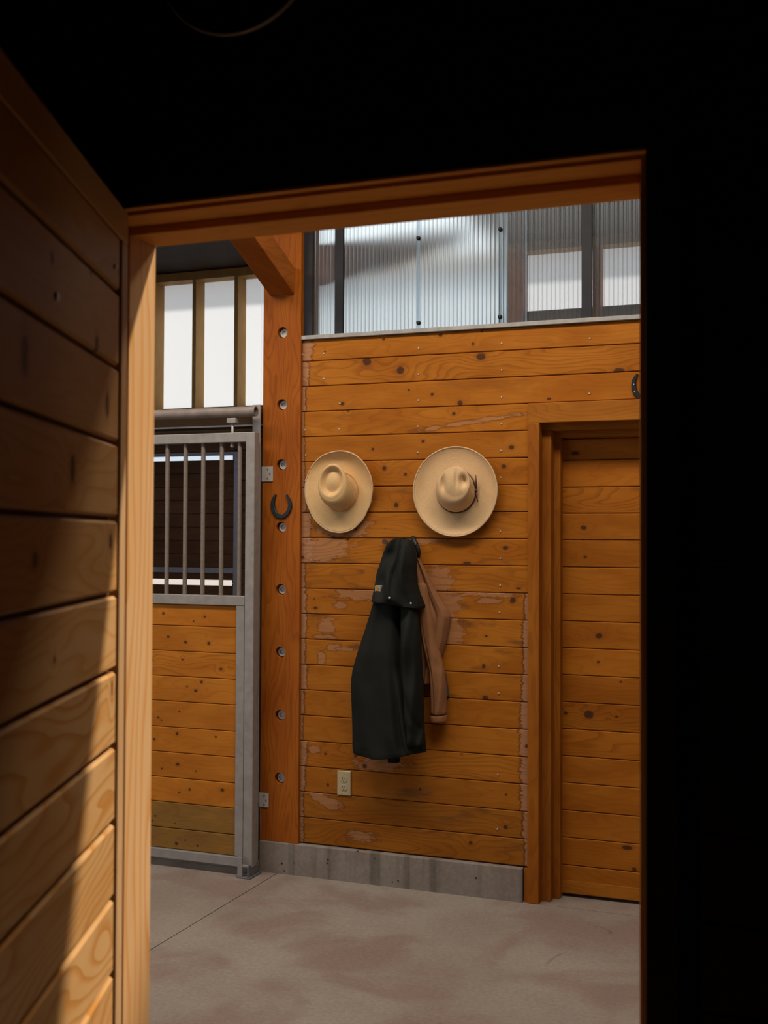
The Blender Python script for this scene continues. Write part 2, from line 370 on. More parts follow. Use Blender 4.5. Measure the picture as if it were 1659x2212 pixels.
# small bright nail heads in two columns
bm = bmesh.new()
for jj, cols in {-1: (652, 698, 903, 1083, 1274), 0: (698, 903, 1083), 1: (733, 903, 1083, 1273), 2: (658, 732, 902, 1083), 3: (660, 902, 1082), 4: (660, 1082), 6: (1081,), 7: (1081,), 8: (1081,), 9: (1080,), 11: (1078,), 12: (1078,), 15: (1077,), 17: (1076,)}.items():
    for px in cols:
        z = ZT-PIT*jj-PIT*.72
        x = at(px, 1160, D).x
        disc_y(bm, x, z, D-.0035, D+.004, .0038, 10)
nl = build('nail', bm, M['zinc'], wb); nl['kind'] = 'stuff'

# concrete curb under it
cb = bmesh.new(); bx(cb, -2.555, -1.270, D-.026, D+.12, -.01, .147)
cbo = build('baseboard_back', cb, M['curb'], bevel=.004); tag(cbo, 'low pitted concrete curb below the plank wall', 'curb', kind='structure')
sb = box('trim_1', -1.264, -1.245, D-.012, D+.05, .0, .146, M['casing']); tag(sb, 'short wood filler block beside the concrete curb', 'trim', kind='structure')

# ------------------------------------------------------------------ clerestory of ribbed sheet above the wall
win = empty('window_1', (0, 0, 0)); tag(win, 'ribbed translucent clerestory window above the plank wall', 'window', kind='structure')
box('window_sill', PX1, 1.2, D-.018, D+.07, 2.5335, 2.5525, M['sill'], win, .002)
def ribbed(name, x0, x1, z0, z1, y, mat, pitch=.0197, amp=.0022):
    bm = bmesh.new(); n = int((x1-x0)/pitch*6); lo, hi = [], []
    for i in range(n+1):
        x = x0+(x1-x0)*i/n; ph = (i % 6)/6.0
        yy = y-(amp if ph in (1/6., 2/6.) else 0.0)
        lo.append((x, yy, z0)); hi.append((x, yy, z1))
    loft(bm, [lo, hi], False, False)
    return build(name, bm, mat, win)
ribbed('glazing_sheet', -2.310, -1.36, 2.5525, 3.30, D+.030, M['sheet_left'])
ribbed('glazing_sheet', -1.40, 1.2, 2.5525, 3.30, D+.036, M['sheet_right'])
box('mullion', -2.354, -2.309, D+.010, D+.026, 2.5525, 3.30, M['black_strip'], win)
for (a, b) in ((-2.192, -2.151), (-1.017, -.973), (.15, .19)):
    box('mullion', a, b, D+.008, D+.026, 2.5525, 3.30, M['black_strip'], win, .001)
for px, py in ((903, 514), (903, 697), (1080, 495), (1079, 684)):
    p = at(px, py, D+.02); bm = bmesh.new(); disc_y(bm, p.x, p.z, D+.014, D+.031, .0075, 16, .0105)
    build('sheet_screw', bm, M['black_iron'], win, True)
for px, w_ in ((903, .006), (1080, .006), (1095, .004), (1135, .004)):
    p = at(px, 600, D+.02); box('lap_strip', p.x-w_, p.x+w_, D+.0255, D+.028, 2.5525, 3.30, M['sheet_left'], win)
# head beam over the clerestory
hb = box('trim_2', -9, 6, D-.02, D+.16, 3.30, 3.88, M['post']); tag(hb, 'heavy timber beam over the clerestory', 'beam', kind='structure')

# ------------------------------------------------------------------ timber post with counterbored bolts
yp = D-.020
holes = [2.573, 2.227, 1.940, 1.641, 1.344, 1.046, .746, .449]
hx, hr, hd, sq, NH = -2.452, .0265, .034, .040, 24
bm = bmesh.new()
zlo, zhi = .148, 3.299
def q(a, b, c, d): bm.faces.new([bm.verts.new(p) for p in (a, b, c, d)])
zs = [zlo]
for z in sorted(holes): zs += [z-sq, z+sq]
zs.append(zhi)
for i in range(len(zs)-1):
    a, b = zs[i], zs[i+1]
    q((PX0, yp, a), (hx-sq, yp, a), (hx-sq, yp, b), (PX0, yp, b)); q((hx+sq, yp, a), (PX1, yp, a), (PX1, yp, b), (hx+sq, yp, b))
    if i % 2 == 0: q((hx-sq, yp, a), (hx+sq, yp, a), (hx+sq, yp, b), (hx-sq, yp, b))
for z in holes:
    ci, sqv, deep = [], [], []
    for k in range(NH):
        an = 2*PI*k/NH; c, s = math.cos(an), math.sin(an); mx = max(abs(c), abs(s))
        sqv.append((hx+sq*c/mx, yp, z+sq*s/mx)); ci.append((hx+hr*c, yp, z+hr*s)); deep.append((hx+hr*c, yp+hd, z+hr*s))
    loft(bm, [sqv, ci, deep], True, False); bm.faces.new([bm.verts.new(p) for p in deep])
q((PX1, yp, zlo), (PX1, D+.18, zlo), (PX1, D+.18, zhi), (PX1, yp, zhi)); q((PX0, yp, zlo), (PX0, yp, zhi), (PX0, D+.18, zhi), (PX0, D+.18, zlo))
q((PX0, D+.18, zlo), (PX0, D+.18, zhi), (PX1, D+.18, zhi), (PX1, D+.18, zlo)); q((PX0, yp, zlo), (PX0, D+.18, zlo), (PX1, D+.18, zlo), (PX1, yp, zlo)); q((PX0, yp, zhi), (PX1, yp, zhi), (PX1, D+.18, zhi), (PX0, D+.18, zhi))
bmesh.ops.remove_doubles(bm, verts=bm.verts[:], dist=1e-5)
post = build('timber_post', bm, M['post']); tag(post, 'heavy timber post with a column of recessed bolts', 'post')
for z in holes:
    a0 = random.uniform(0, 1)
    def hexr(an, r):
        b_ = (an-a0) % (PI/3)-PI/6; return r*math.cos(PI/6)/math.cos(b_)
    AN = [2*PI*k/36 for k in range(36)]
    def lpc(fn, y): return [(hx+fn(an)*math.cos(an), y, z+fn(an)*math.sin(an)) for an in AN]
    bm = bmesh.new()
    loft(bm, [lpc(lambda an: .0225, yp+hd), lpc(lambda an: .0225, yp+hd-.012), lpc(lambda an: .0205, yp+hd-.014), lpc(lambda an: hexr(an, .0135), yp+hd-.014), lpc(lambda an: hexr(an, .0128), yp+hd-.007)], True, False)
    wsh = build('bolt', bm, M['zinc'], post)
    bm = bmesh.new(); loft(bm, [lpc(lambda an: hexr(an, .0129), yp+hd-.003), lpc(lambda an: hexr(an, .0129), yp+hd-.0075)]); build('hex_socket', bm, M['bolt_core'], wsh)
# knee brace rising from the post over the aisle
bxl, bxr = -2.518, -2.389
def bz(y, top): return (2.752+(yp-y)*.42) + (.128 if top else 0)
bm = bmesh.new()
ye = 4.35
loops = []
for x in (bxl, bxr):
    loops.append([(x, yp, bz(yp, 0)), (x, ye, bz(ye, 0)), (x, ye, bz(ye, 0)+.128), (x, yp, bz(yp, 1))])
loft(bm, loops)
kb = build('knee_brace', bm, M['brace'], bevel=.004); tag(kb, 'diagonal timber knee brace rising from the bolted post', 'brace')

# ------------------------------------------------------------------ far plank door in its stepped frame
t1 = empty('trim_3', (0, 0, 0)); tag(t1, 'stained wood casing stepped around the far plank door', 'trim', kind='structure')
yA, yB, yC, yD = D-.025, D+.030, D+.088, 5.170
xa0, xa1 = -1.247, -1.196
xb1, xc1 = -1.156, -1.127
DX = .06
box('casing', xa0, xa1, yA, yB+.02, 0, 2.101, M['casing'], t1, .003); box('casing', xa0, DX+.1, yA, yB+.02, 2.101, 2.189, M['casing_x'], t1, .003)
box('jamb', xa1-.001, xb1, yB, yC+.02, 0, 2.070, M['casing'], t1, .002); box('jamb', xa1-.001, DX+.06, yB, yC+.02, 2.0705, 2.12, M['casing_x'], t1, .002)
box('door_stop', xb1-.001, xc1, yC, yD+.02, 0, 2.043, M['casing'], t1, .002); box('door_stop', xb1-.001, DX+.04, yC, yD+.02, 2.0435, 2.10, M['casing_x'], t1, .002)
box('casing', DX, DX+.09, yA, yB+.02, 0, 2.101, M['casing'], t1, .003)
d2 = box('door_2', xc1-.10, DX+.05, yD+.02, yD+.05, .012, 2.09, M['pit']); tag(d2, 'closed plank door of horizontal pine boards at right', 'door', kind='structure')
KD = to_uv([(1243, 979, 9, 4), (1260.4, 1139.7, 7, 5), (1264, 1203, 3.5, 3), (1294, 1373.5, 8, 6), (1222, 945.7, 6, 2.5), (1302.7, 931.6, 3, 2), (1292.6, 1430, 3.5, 2.6), (1272, 1543.8, 10, 9),
            (1222, 1540.5, 4, 4), (1332, 1548, 3.5, 2.5), (1341, 1473, 3, 2), (1353.7, 1831, 11, 5), (1370, 1878, 5, 4)], yD)
dl = [at(1380, y, yD).z for y in (944.5, 991, 1051, 1108.6, 1167, 1227, 1286.5, 1346, 1405.4, 1465, 1524.8, 1584.5, 1644, 1703, 1764, 1824, 1884.8)]
dl = [2.085]+dl+[.012]
for j in range(len(dl)-1):
    z1, z0 = dl[j], dl[j+1]
    kn = [k for k in KD if z0 <= k[1] <= z1]
    if j in (11,): kn = kn
    mt = wood('door_board_%02d' % j, (.395, .125, .010), (.31, .088, .005), knots=kn, seed=50+j*2.3, lines=.5 if j in (11, 12, 3) else .2, vary=.16)
    plank('plank', xc1-.09, DX+.04, z0+.0012, z1-.0012, yD, yD+.02, mt, d2, .003)
box('kick_board', xc1-.09, DX+.04, yD-.006, yD, .018, .072, M['casing_x'], d2)

# ------------------------------------------------------------------ sliding stall door with bars
yS = 4.90
sd = empty('door_3', (-3.0, 4.92, 0)); tag(sd, 'galvanised sliding stall door with bars above pine boards', 'stall door', kind='structure')
def sbox(name, x0, x1, y0, y1, z0, z1, mat, parent=None, bevel=.003):
    o = box(name, x0, x1, y0, y1, z0, z1, mat, parent or sd, bevel)
    if (parent or sd) is sd: o.matrix_parent_inverse = Matrix.Translation((3.0, -4.92, 0))
    return o
SX0, SX1 = -3.95, -2.538
sbox('top_rail', SX0+.05, -2.585, yS, yS+.05, 2.044, 2.090, M['galv'])
sbox('stile', -2.586, SX1, yS-.001, yS+.05, .045, 2.090, M['galv'])
sbox('stile', SX0, SX0+.05, yS-.001, yS+.05, .045, 2.090, M['galv'])
sbox('middle_rail', SX0+.05, -2.587, yS, yS+.05, 1.268, 1.314, M['galv'])
sbox('inner_stile', -2.632, -2.588, yS+.001, yS+.045, .087, 1.2675, M['galv'])
sbox('bottom_rail', SX0+.05, -2.587, yS, yS+.05, .042, .0865, M['galv'])
zb = [1.267, 1.163, 1.040, .918, .797, .672, .551, .429, .310, .186, .087]
for j in range(10):
    mt = wood('stall_board_%02d' % j, (.53, .178, .018) if j < 8 else (.30, .140, .026), (.42, .127, .010) if j < 8 else (.21, .10, .024), knots=rk(3, -3.12, -2.66, zb[j+1]+.02, zb[j]-.02, .004, .008), seed=90+j*3.1, lines=.45 if j == 2 else .18, vary=.1)
    o = plank('plank', SX0+.05, -2.632, zb[j+1]+.0012, zb[j]-.0012, yS+.014, yS+.036, mt, sd, .003); o.matrix_parent_inverse = Matrix.Translation((3.0, -4.92, 0))
bars = [-3.028-.099*k for k in range(9, 0, -1)]+[-3.0275, -2.926, -2.8285, -2.727, -2.630]
for x in bars:
    if x < SX0+.08: continue
    bm = bmesh.new(); tube(bm, [(x, yS+.026, 1.312), (x, yS+.026, 2.046)], .0108, 14); o = build('bar', bm, M['bar'], sd, True, auto=.8); o.matrix_parent_inverse = Matrix.Translation((3.0, -4.92, 0))
# steel edge channel seen on the right side of the stile
sbox('edge_channel', SX1-.004, SX1-.001, yS+.012, yS+.04, .1, 2.06, M['galv_dull'])
# hanger bolt to the track
hg = sbox('hanger_bracket', -2.692, -2.644, yS+.004, yS+.046, 2.136, 2.160, M['galv'])
bm = bmesh.new(); tube(bm, [(-2.668, yS+.02, 2.02), (-2.668, yS+.02, 2.15)], .0055, 12); b_ = build('hanger_bolt', bm, M['zinc'], hg, True)
bm = bmesh.new(); tube(bm, [(-2.668, yS+.02, 2.022), (-2.668, yS+.02, 2.036)], .011, 6); build('hanger_nut', bm, M['bar'], hg)
# track
bm = bmesh.new()
def circ(x, r): return [(x, 4.925+r*math.cos(2*PI*k/20), 2.190+r*math.sin(2*PI*k/20)) for k in range(20)]
loft(bm, [circ(-2.66, .020), circ(-2.545, .020), circ(-2.545, .0245), circ(-6.0, .0245)], True, False)
bm.faces.new([bm.verts.new(p) for p in circ(-2.66, .020)])
tr = build('track_pipe', bm, M['pipe'], None, True, auto=.7); tag(tr, 'weathered round track pipe the stall door hangs from', 'pipe')
bd = box('track_board', -6.0, -2.556, 5.03, 5.06, 2.075, 2.215, M['dark_ceiling'], None, .003); tag(bd, 'dark board behind the stall door track', 'board')
bm = bmesh.new(); bx(bm, -6.0, -2.56, 5.02, 5.0295, 2.130, 2.138); build('steel_lip', bm, M['galv_dull'], bd)
# fixed steel channel beside the post
ch = empty('steel_jamb', (-2.56, 5.0, 0)); tag(ch, 'galvanised steel jamb channel between stall door and timber post', 'jamb')
def cbx(*a, **k):
    o = box(*a, parent=ch, **k); o.matrix_parent_inverse = Matrix.Translation((2.56, -5.0, 0)); return o
cbx('flange', -2.596, -2.5535, 4.985, 4.995, .0, 2.229, M['galv'], bevel=.002)
cbx('web', -2.596, -2.588, 4.996, 5.08, .0, 2.229, M['galv'], bevel=.002)
# floor guide
gd = empty('floor_guide', (-2.56, 4.92, 0)); tag(gd, 'small steel floor guide at the foot of the stall door', 'guide')
def gbx(*a, **k):
    o = box(*a, parent=gd, **k); o.matrix_parent_inverse = Matrix.Translation((2.56, -4.92, 0)); return o
gbx('base_plate', -2.604, -2.53, yS-.035, yS+.085, .0, .008, M['galv_dull'], bevel=.002)
gbx('front_lug', -2.600, -2.574, yS-.030, yS-.022, .008, .098, M['galv'], bevel=.002)
gbx('cross_lug', -2.574, -2.545, yS-.030, yS-.022, .052, .064, M['galv'], bevel=.002)
gbx('side_plate', -2.548, -2.540, yS-.030, yS+.08, .0085, .060, M['galv_dull'], bevel=.002)
# hinge plates on the post
for nm, (x0, x1, z0, z1) in (('galvanised hinge plate screwed high on the bolted post', (-2.556, -2.496, 1.860, 1.932)), ('galvanised hinge plate screwed low on the bolted post', (-2.558, -2.508, .306, .373))):
    hp = box('hinge_plate', x0, x1, yp-.005, yp, z0, z1, M['plate'], None, .0015); tag(hp, nm, 'plate')
    for (u_, v_) in ((.55, .2), (.75, .5), (.55, .8)):
        bm = bmesh.new(); disc_y(bm, x0+(x1-x0)*u_, z0+(z1-z0)*v_, yp-.0065, yp-.0045, .0042, 12); build('screw', bm, M['bar'], hp)

# ------------------------------------------------------------------ stalls and the room behind
def structure(o, label, cat): return tag(o, label, cat, kind='structure')
RY = 8.30
wr = box('wall_rear', -4.455, 3.0, RY+.145, RY+.17, 0, 2.62, M['stall_wood']); structure(wr, 'dark board wall at the back of the stall', 'wall')
bm = bmesh.new(); bx(bm, -4.56, 3.0, RY+.145, RY+.17, 0, 2.62); bx(bm, -2.36, 3.0, RY+.10, RY+.144, 2.62, 3.27); bx(bm, -8.0, -4.56, RY+.145, RY+.17, 2.285, 2.62); bx(bm, -8.0, -6.4, RY+.145, RY+.17, 0, 2.285)
bmesh.ops.recalc_face_normals(bm, faces=bm.faces[:]); bm.to_mesh(wr.data); bm.free()
z = 2.30
while z < 2.60:
    plank('plank', -6.4, -3.6, z, z+.118, RY+.12, RY+.145, M['stall_wood'], wr); z += .12
for k in range(19):
    plank('plank', -4.56, -3.6, .01+k*.12, .128+k*.12, RY+.12, RY+.145, M['stall_wood'], wr)
# rear sliding door: boards in a blue-grey steel frame, daylight above and below
rd = empty('door_4', (0, 0, 0)); structure(rd, 'rear stall door of dark boards in a blue-grey steel frame', 'door')
ry = RY+.05
box('frame_stile', -4.515, -4.464, ry, ry+.05, .05, 2.278, M['bluesteel'], rd, .003)
box('frame_rail', -6.4, -4.515, ry, ry+.05, 2.252, 2.278, M['bluesteel'], rd, .003)
box('frame_rail', -6.4, -4.515, ry, ry+.05, 1.293, 1.337, M['bluesteel'], rd, .003)
for k in range(8):
    z0 = 1.337+k*.1098
    plank('plank', -6.4, -4.516, z0+.001, z0+.1088, ry+.01, ry+.035, M['stall_wood'], rd)
box('backing', -6.4, -4.53, ry+.036, ry+.042, 1.337, 2.212, M['stall_wood'], rd)
box('backing', -6.4, -4.53, ry+.036, ry+.042, .02, 1.19, M['stall_wood'], rd)
box('lower_board', -6.4, -4.516, ry+.01, ry+.035, 1.239, 1.2925, M['stall_wood'], rd)
for k in range(10):
    plank('plank', -6.4, -4.516, .02+k*.1174, .136+k*.1174, ry+.01, ry+.035, M['stall_wood'], rd)
# rear clerestory: studs, plate and translucent panels
w2 = empty('window_2', (0, 0, 0)); structure(w2, 'bright translucent wall panels between bare studs behind the stall', 'window')
sx = -4.879
k = -7
while True:
    x = sx+.386*k
    if x > -3.9: break
    box('stud', x, x+.034, RY, RY+.14, 2.60, 3.693, M['stud'], w2)
    k += 1
for (a_, b_) in ((1096, 1130), (1280, 1296)):
    pa, pb = at(a_, 620, RY), at(b_, 620, RY); box('rear_post', pa.x, pb.x, RY, RY+.14, 2.60, 3.693, M['brace'], w2)
box('top_plate', -8, 3, RY, RY+.14, 3.694, 3.76, M['stud'], w2); box('bottom_plate', -8, 3, RY, RY+.14, 2.56, 2.60, M['stud'], w2)
for k in range(6):
    box('glazing_panel', -8+k*1.84, -8+(k+1)*1.84-.004, RY+.142, RY+.146, 2.60, 3.76, M['sheet_far'], w2)
# partitions, roof decks
wp = structure(box('wall_partition', -2.44, -2.38, D+.19, RY-.01, 0, 2.5, M['stall_wood']), 'partition between the stall and the room behind', 'wall')
structure(box('wall_stall_left', -8.1, -8.0, D, RY+.17, 0, 3.74, M['stall_wood']), 'board wall closing the stall on its left', 'wall')
structure(box('wall_room_right', 3.0, 3.1, D, RY+.17, 0, 3.74, M['stall_wood']), 'board wall closing the room behind on its right', 'wall')
cs = bmesh.new(); bx(cs, -8.2, -3.7, D+.16, RY+.27, 3.765, 3.88); bx(cs, -2.30, 3.2, D+.16, RY+.27, 3.765, 3.88)
cs = structure(build('ceiling_stall', cs, M['dark_ceiling']), 'dark board deck over the stalls with a translucent roof light', 'ceiling')
for k in range(3): box('roof_light', -3.7+k*.4667, -3.7+(k+1)*.4667-.004, D+.16, RY+.27, 3.80, 3.806, M['sheet_far'], cs)
rf = bmesh.new()
def rz(y, o): return 2.80+.352*(y-5.13)+o
loft(rf, [[(-2.40, 5.24, rz(5.24, 0)), (-2.34, 5.24, rz(5.24, 0)), (-2.34, 5.24, rz(5.24, .21)), (-2.40, 5.24, rz(5.24, .21))], [(-2.40, 7.5, rz(7.5, 0)), (-2.34, 7.5, rz(7.5, 0)), (-2.34, 7.5, rz(7.5, .10)), (-2.40, 7.5, rz(7.5, .10))]])
rfo = build('rafter', rf, wood('red_rafter', (.42, .14, .08), (.36, .11, .06), seed=71, lines=.1)); tag(rfo, 'blurred reddish rafter seen behind the ribbed clerestory', 'rafter')
sf = structure(box('wall_stall_front', -8.0, -3.96, 5.05, 5.08, 0, 2.07, M['pit']), 'pine board stall front beyond the sliding door', 'wall')
for k in range(17): plank('plank', -8.0, -3.96, .02+k*.12, .1385+k*.12, 5.03, 5.05, M['aisle_wood'], sf)
# outside ground
structure(box('ground_outside', -60, 60, 9.2, 120, -.3, -.06, M['ground']), 'pale bright yard outside the rear stall door', 'ground')

# ------------------------------------------------------------------ barn aisle shell
cl = bmesh.new(); hx0, hx1, hy0, hy1 = -.38, 1.65, 2.46, 3.20
for (x0, x1, y0, y1) in ((-9, hx0, 1.7, 5.2), (hx1, 6, 1.7, 5.2), (hx0, hx1, 1.7, hy0), (hx0, hx1, hy1, 5.2)):
    bx(cl, x0, x1, y0, y1, CE, CE+.1)
cl = build('ceiling', cl, M['dark_ceiling']); structure(cl, 'board ceiling of the barn aisle with an open roof light', 'ceiling')
structure(box('aisle_blocker_left', -8.1, -8.0, 1.7, 5.2, 0, CE, M['stall_wood']), 'unseen board wall added far left to keep outside light from the aisle', 'wall')  # both end walls are unseen, added to cut low light from outside
structure(box('aisle_blocker_right', 5.0, 5.1, 1.7, 5.2, 0, CE, M['stall_wood']), 'unseen board wall added far right to keep outside light from the aisle', 'wall')
tb = box('tie_beam', -2.55, -2.36, 1.82, 5.0, 3.170, 3.355, M['brace']); tag(tb, 'timber tie beam crossing the aisle above the knee brace', 'beam')

# ------------------------------------------------------------------ the dark room the camera stands in
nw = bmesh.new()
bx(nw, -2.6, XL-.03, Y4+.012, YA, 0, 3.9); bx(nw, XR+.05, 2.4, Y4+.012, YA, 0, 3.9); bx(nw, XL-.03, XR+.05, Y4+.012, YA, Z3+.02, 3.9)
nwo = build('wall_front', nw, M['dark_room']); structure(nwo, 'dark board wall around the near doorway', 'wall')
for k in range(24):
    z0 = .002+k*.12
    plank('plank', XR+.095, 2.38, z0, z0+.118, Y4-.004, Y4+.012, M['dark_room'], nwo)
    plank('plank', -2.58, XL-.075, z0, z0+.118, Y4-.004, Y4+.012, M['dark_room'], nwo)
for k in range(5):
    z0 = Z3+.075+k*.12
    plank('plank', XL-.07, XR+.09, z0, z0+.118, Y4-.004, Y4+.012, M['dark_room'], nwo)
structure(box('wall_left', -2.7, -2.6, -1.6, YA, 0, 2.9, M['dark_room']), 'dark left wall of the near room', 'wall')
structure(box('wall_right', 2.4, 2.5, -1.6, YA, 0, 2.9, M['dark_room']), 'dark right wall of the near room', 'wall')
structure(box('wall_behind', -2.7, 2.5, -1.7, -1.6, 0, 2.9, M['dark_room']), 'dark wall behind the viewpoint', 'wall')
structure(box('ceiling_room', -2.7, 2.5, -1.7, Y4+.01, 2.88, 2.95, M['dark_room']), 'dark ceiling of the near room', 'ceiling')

# near door frame: jambs, stops and casing
fr = empty('trim_4', (0, 0, 0)); structure(fr, 'bare pine frame of the near doorway', 'door frame')
XLr, XRr = XL-.012, XR+.012
box('jamb', XLr-.03, XLr, Y3-.004, YA, 0, Z2+.03, M['frame_pine'], fr); box('jamb', XRr, XRr+.03, Y3-.004, YA, 0, Z2+.03, M['frame_pine'], fr)
box('jamb', XLr, XRr, Y3-.004, YA, Z2, Z2+.03, M['frame_pine_x'], fr)
box('door_stop', XLr, XL, Y2, YA, 0, Z2, M['frame_pine'], fr, .002); box('door_stop', XR, XRr, Y2, YA, 0, Z2, M['frame_pine'], fr, .002)
box('door_stop', XL, XR, Y2, YA, Z1, Z2, M['frame_pine_x'], fr, .002)
cx0, cx1 = XLr-.006, XRr+.0095
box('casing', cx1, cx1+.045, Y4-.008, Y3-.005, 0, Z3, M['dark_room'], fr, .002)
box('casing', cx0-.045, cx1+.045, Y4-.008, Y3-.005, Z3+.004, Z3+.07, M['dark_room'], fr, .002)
box('casing_reveal', cx0, cx1, Y4-.007, Y3-.005, Z3, Z3+.004, M['frame_pine_x'], fr)
p = at(1386, 2203, Y2)
bm = bmesh.new(); disc_y(bm, XR+.006, p.z, Y2-.003, Y2+.004, .0042, 14); build('screw', bm, M['zinc'], fr)

# near door leaf, swung open into the dark room
leaf = empty('door_1', (-1.078, 1.627, 0), math.atan2(-.931, .366)); structure(leaf, 'open plank door with a bright strip of sun near its hinges', 'door')
LW = .84
lw = lambda n, s, **k: wood(n, (.47, .26, .10), (.42, .205, .062), linec=(.36, .135, .018), seed=s, vary=.10, fiber=.14, **k)
lz = [2.128, 1.987, 1.866, 1.746, 1.626, 1.507, 1.387, 1.267, 1.147, 1.028, .909, .789, .669, .549, .43, .31, .19, .06]
KL = [(.55, 1.81, .016, .026), (.13, 1.80, .012, .020), (.33, 1.69, .014, .02), (.10, 1.59, .010, .013), (.50, 1.57, .012, .01), (.24, 1.98, .006, .006), (.41, 1.44, .006, .005), (.08, 1.36, .006, .012), (.44, 1.95, .006, .008), (.2, 1.88, .01, .014)]
M['leaf_back'] = plain('door_backing', (.10, .05, .02), .8)
box('backing', .036, LW-.04, -.045, -.016, .06, 2.08, M['leaf_back'], leaf)
for j in range(len(lz)-1):
    kn = [k_ for k_ in KL if lz[j+1] < k_[1] < lz[j]]
    zt = lz[j]-.0035 if j else 2.074
    mt = lw('leaf_board_%02d' % j, 20+j*1.37, knots=kn, lines=.25 if j < 3 else (.6 if j < 6 else 1.0))
    plank('plank', .057, LW-.06, lz[j+1]+.0035, zt, -.002, -.02, mt, leaf, .004)
box('top_rail', .0, LW, -.045, .0, 2.0755, 2.128, lw('leaf_rail', 77, lines=.1), leaf, .002)
stm = wood('leaf_stile', (.47, .275, .125), (.43, .24, .10), 'Z', across='X', seed=33, lines=.15, vary=.05, fiber=.12)
box('stile', .0, .042, -.045, .0, .05, 2.075, stm, leaf, .002); box('stile', LW-.045, LW, -.045, 0, .05, 2.075, stm, leaf, .002)
bm = bmesh.new(); disc_y(bm, .09, 2.02, -.002, .002, .0035, 10); build('nail', bm, M['zinc'], leaf)
bm = bmesh.new(); disc_y(bm, .42, 1.905, -.003, .0015, .006, 12); build('nail', bm, M['zinc'], leaf)

# round fixture high on the dark wall
rx = at(521, -110, Y4-.02)
rfx = empty('wall_dial', (rx.x, Y4-.03, rx.z)); tag(rfx, 'round dark dial with a thin pale rim above the doorway', 'dial')
bm = bmesh.new(); disc_y(bm, 0, 0, -.002, .026, .136, 64); build('face', bm, M['black_iron'], rfx)
bm = bmesh.new(); NR = 72
loft(bm, [[((.1410+.0026*math.cos(2*PI*j/10))*math.cos(2*PI*k/NR), -.004+.005*math.sin(2*PI*j/10), (.1410+.0026*math.cos(2*PI*j/10))*math.sin(2*PI*k/NR)) for j in range(10)] for k in range(NR+1)], True, False)
bmesh.ops.remove_doubles(bm, verts=bm.verts[:], dist=1e-6); build('rim', bm, plain('pale_rim', (.75, .72, .66), .35, .2, .03), rfx, True)

#==SMALL==
# ------------------------------------------------------------------ horseshoes
def cat(pts, n=6):
    out = []
    P = [Vector(p) for p in pts]
    for i in range(len(P)-1):
        p0, p1, p2, p3 = P[max(i-1, 0)], P[i], P[i+1], P[min(i+2, len(P)-1)]
        for k in range(n):
            t = k/n
            out.append(.5*((2*p1)+(p2-p0)*t+(2*p0-5*p1+4*p2-p3)*t*t+(3*p1-p0-3*p2+p3)*t**3))
    out.append(P[-1]); return out
def horseshoe_mesh():
    pp = cat([(-14, 26, 2.2), (-20, 14, 4.3), (-20.5, -2, 5.4), (-14, -16, 5.4), (0, -22.5, 4.6), (13, -16, 4.8), (20.5, -2, 4.8), (19, 12, 3.8), (12, 25, 2.2)])
    bm = bmesh.new(); k = .00218; loops = []
    for i, p in enumerate(pp):
        a, b = pp[max(i-1, 0)], pp[min(i+1, len(pp)-1)]
        d = Vector((b.x-a.x, b.y-a.y)).normalized(); nn = Vector((-d.y, d.x)); w = p.z*.92
        c = Vector((p.x, p.y))
        A, B = (c+nn*w)*k, (c-nn*w)*k; C1, C2 = (c+nn*w*.75)*k, (c-nn*w*.75)*k
        loops.append([(A.x, 0, A.y), (A.x, -.007, A.y), (C1.x, -.0095, C1.y), (C2.x, -.0095, C2.y), (B.x, -.007, B.y), (B.x, 0, B.y)])
    loft(bm, loops); return bm
hs = build('horseshoe', horseshoe_mesh(), M['black_iron']); p = at(609, 1094, yp); hs.location = (p.x, yp-.0005, p.z)
tag(hs, 'black iron horseshoe nailed open end up on the bolted post', 'horseshoe')
hs2 = hs.copy(); COL.objects.link(hs2); p = at(1393, 836, D); hs2.location = (p.x, D-.0015, p.z)
tag(hs2, 'black horseshoe on the plank wall half hidden by the doorway edge', 'horseshoe')
for h_, offs in ((hs, [(-.045, .005), (-.036, -.028), (.044, .004)]), (hs2, [(-.045, .012), (-.042, -.018)])):
    for (u_, v_) in offs:
        bm = bmesh.new(); disc_y(bm, u_, v_, -.0115, -.008, .0026, 10); build('nail_head', bm, M['zinc'] if h_ is hs2 else M['black_iron'], h_)

# ------------------------------------------------------------------ wall outlet
a, b = at(730, 1664, D), at(758, 1717, D)
ox, oz = (a.x+b.x)/2, (a.z+b.z)/2-.002
ot = empty('wall_outlet', (ox, D, oz)); tag(ot, 'ivory duplex electrical outlet low on the plank wall', 'outlet')
bm = bmesh.new(); hw, hh = .0345, .0565
def rect(w, h, y): return [(-w, y, -h), (w, y, -h), (w, y, h), (-w, y, h)]
loft(bm, [rect(hw, hh, -.0005), rect(hw, hh, -.004), rect(hw-.003, hh-.003, -.0065)]); build('cover_plate', bm, M['ivory'], ot)
for s in (1, -1):
    bm = bmesh.new(); cz = s*.0195; pts = []
    for k in range(32):
        an = 2*PI*k/32; x = .0172*math.cos(an); z = max(-.0142, min(.0142, .0172*math.sin(an))); pts.append((x, z))
    loft(bm, [[(x, -.0062, z+cz) for x, z in pts], [(x, -.0085, z+cz) for x, z in pts], [(x*.93, -.009, z*.93+cz) for x, z in pts]])
    f = build('receptacle', bm, M['ivory'], ot)
    for (dx, dz, w, h) in ((-.0063, .004, .0012, .0046), (.0063, .004, .0012, .0038)):
        bm = bmesh.new(); bx(bm, dx-w, dx+w, -.0095, -.0088, cz+dz-h, cz+dz+h); build('slot', bm, M['slot'], f)
    bm = bmesh.new(); disc_y(bm, 0, cz-.0075, -.0095, -.0088, .0026, 14); build('slot', bm, M['slot'], f)
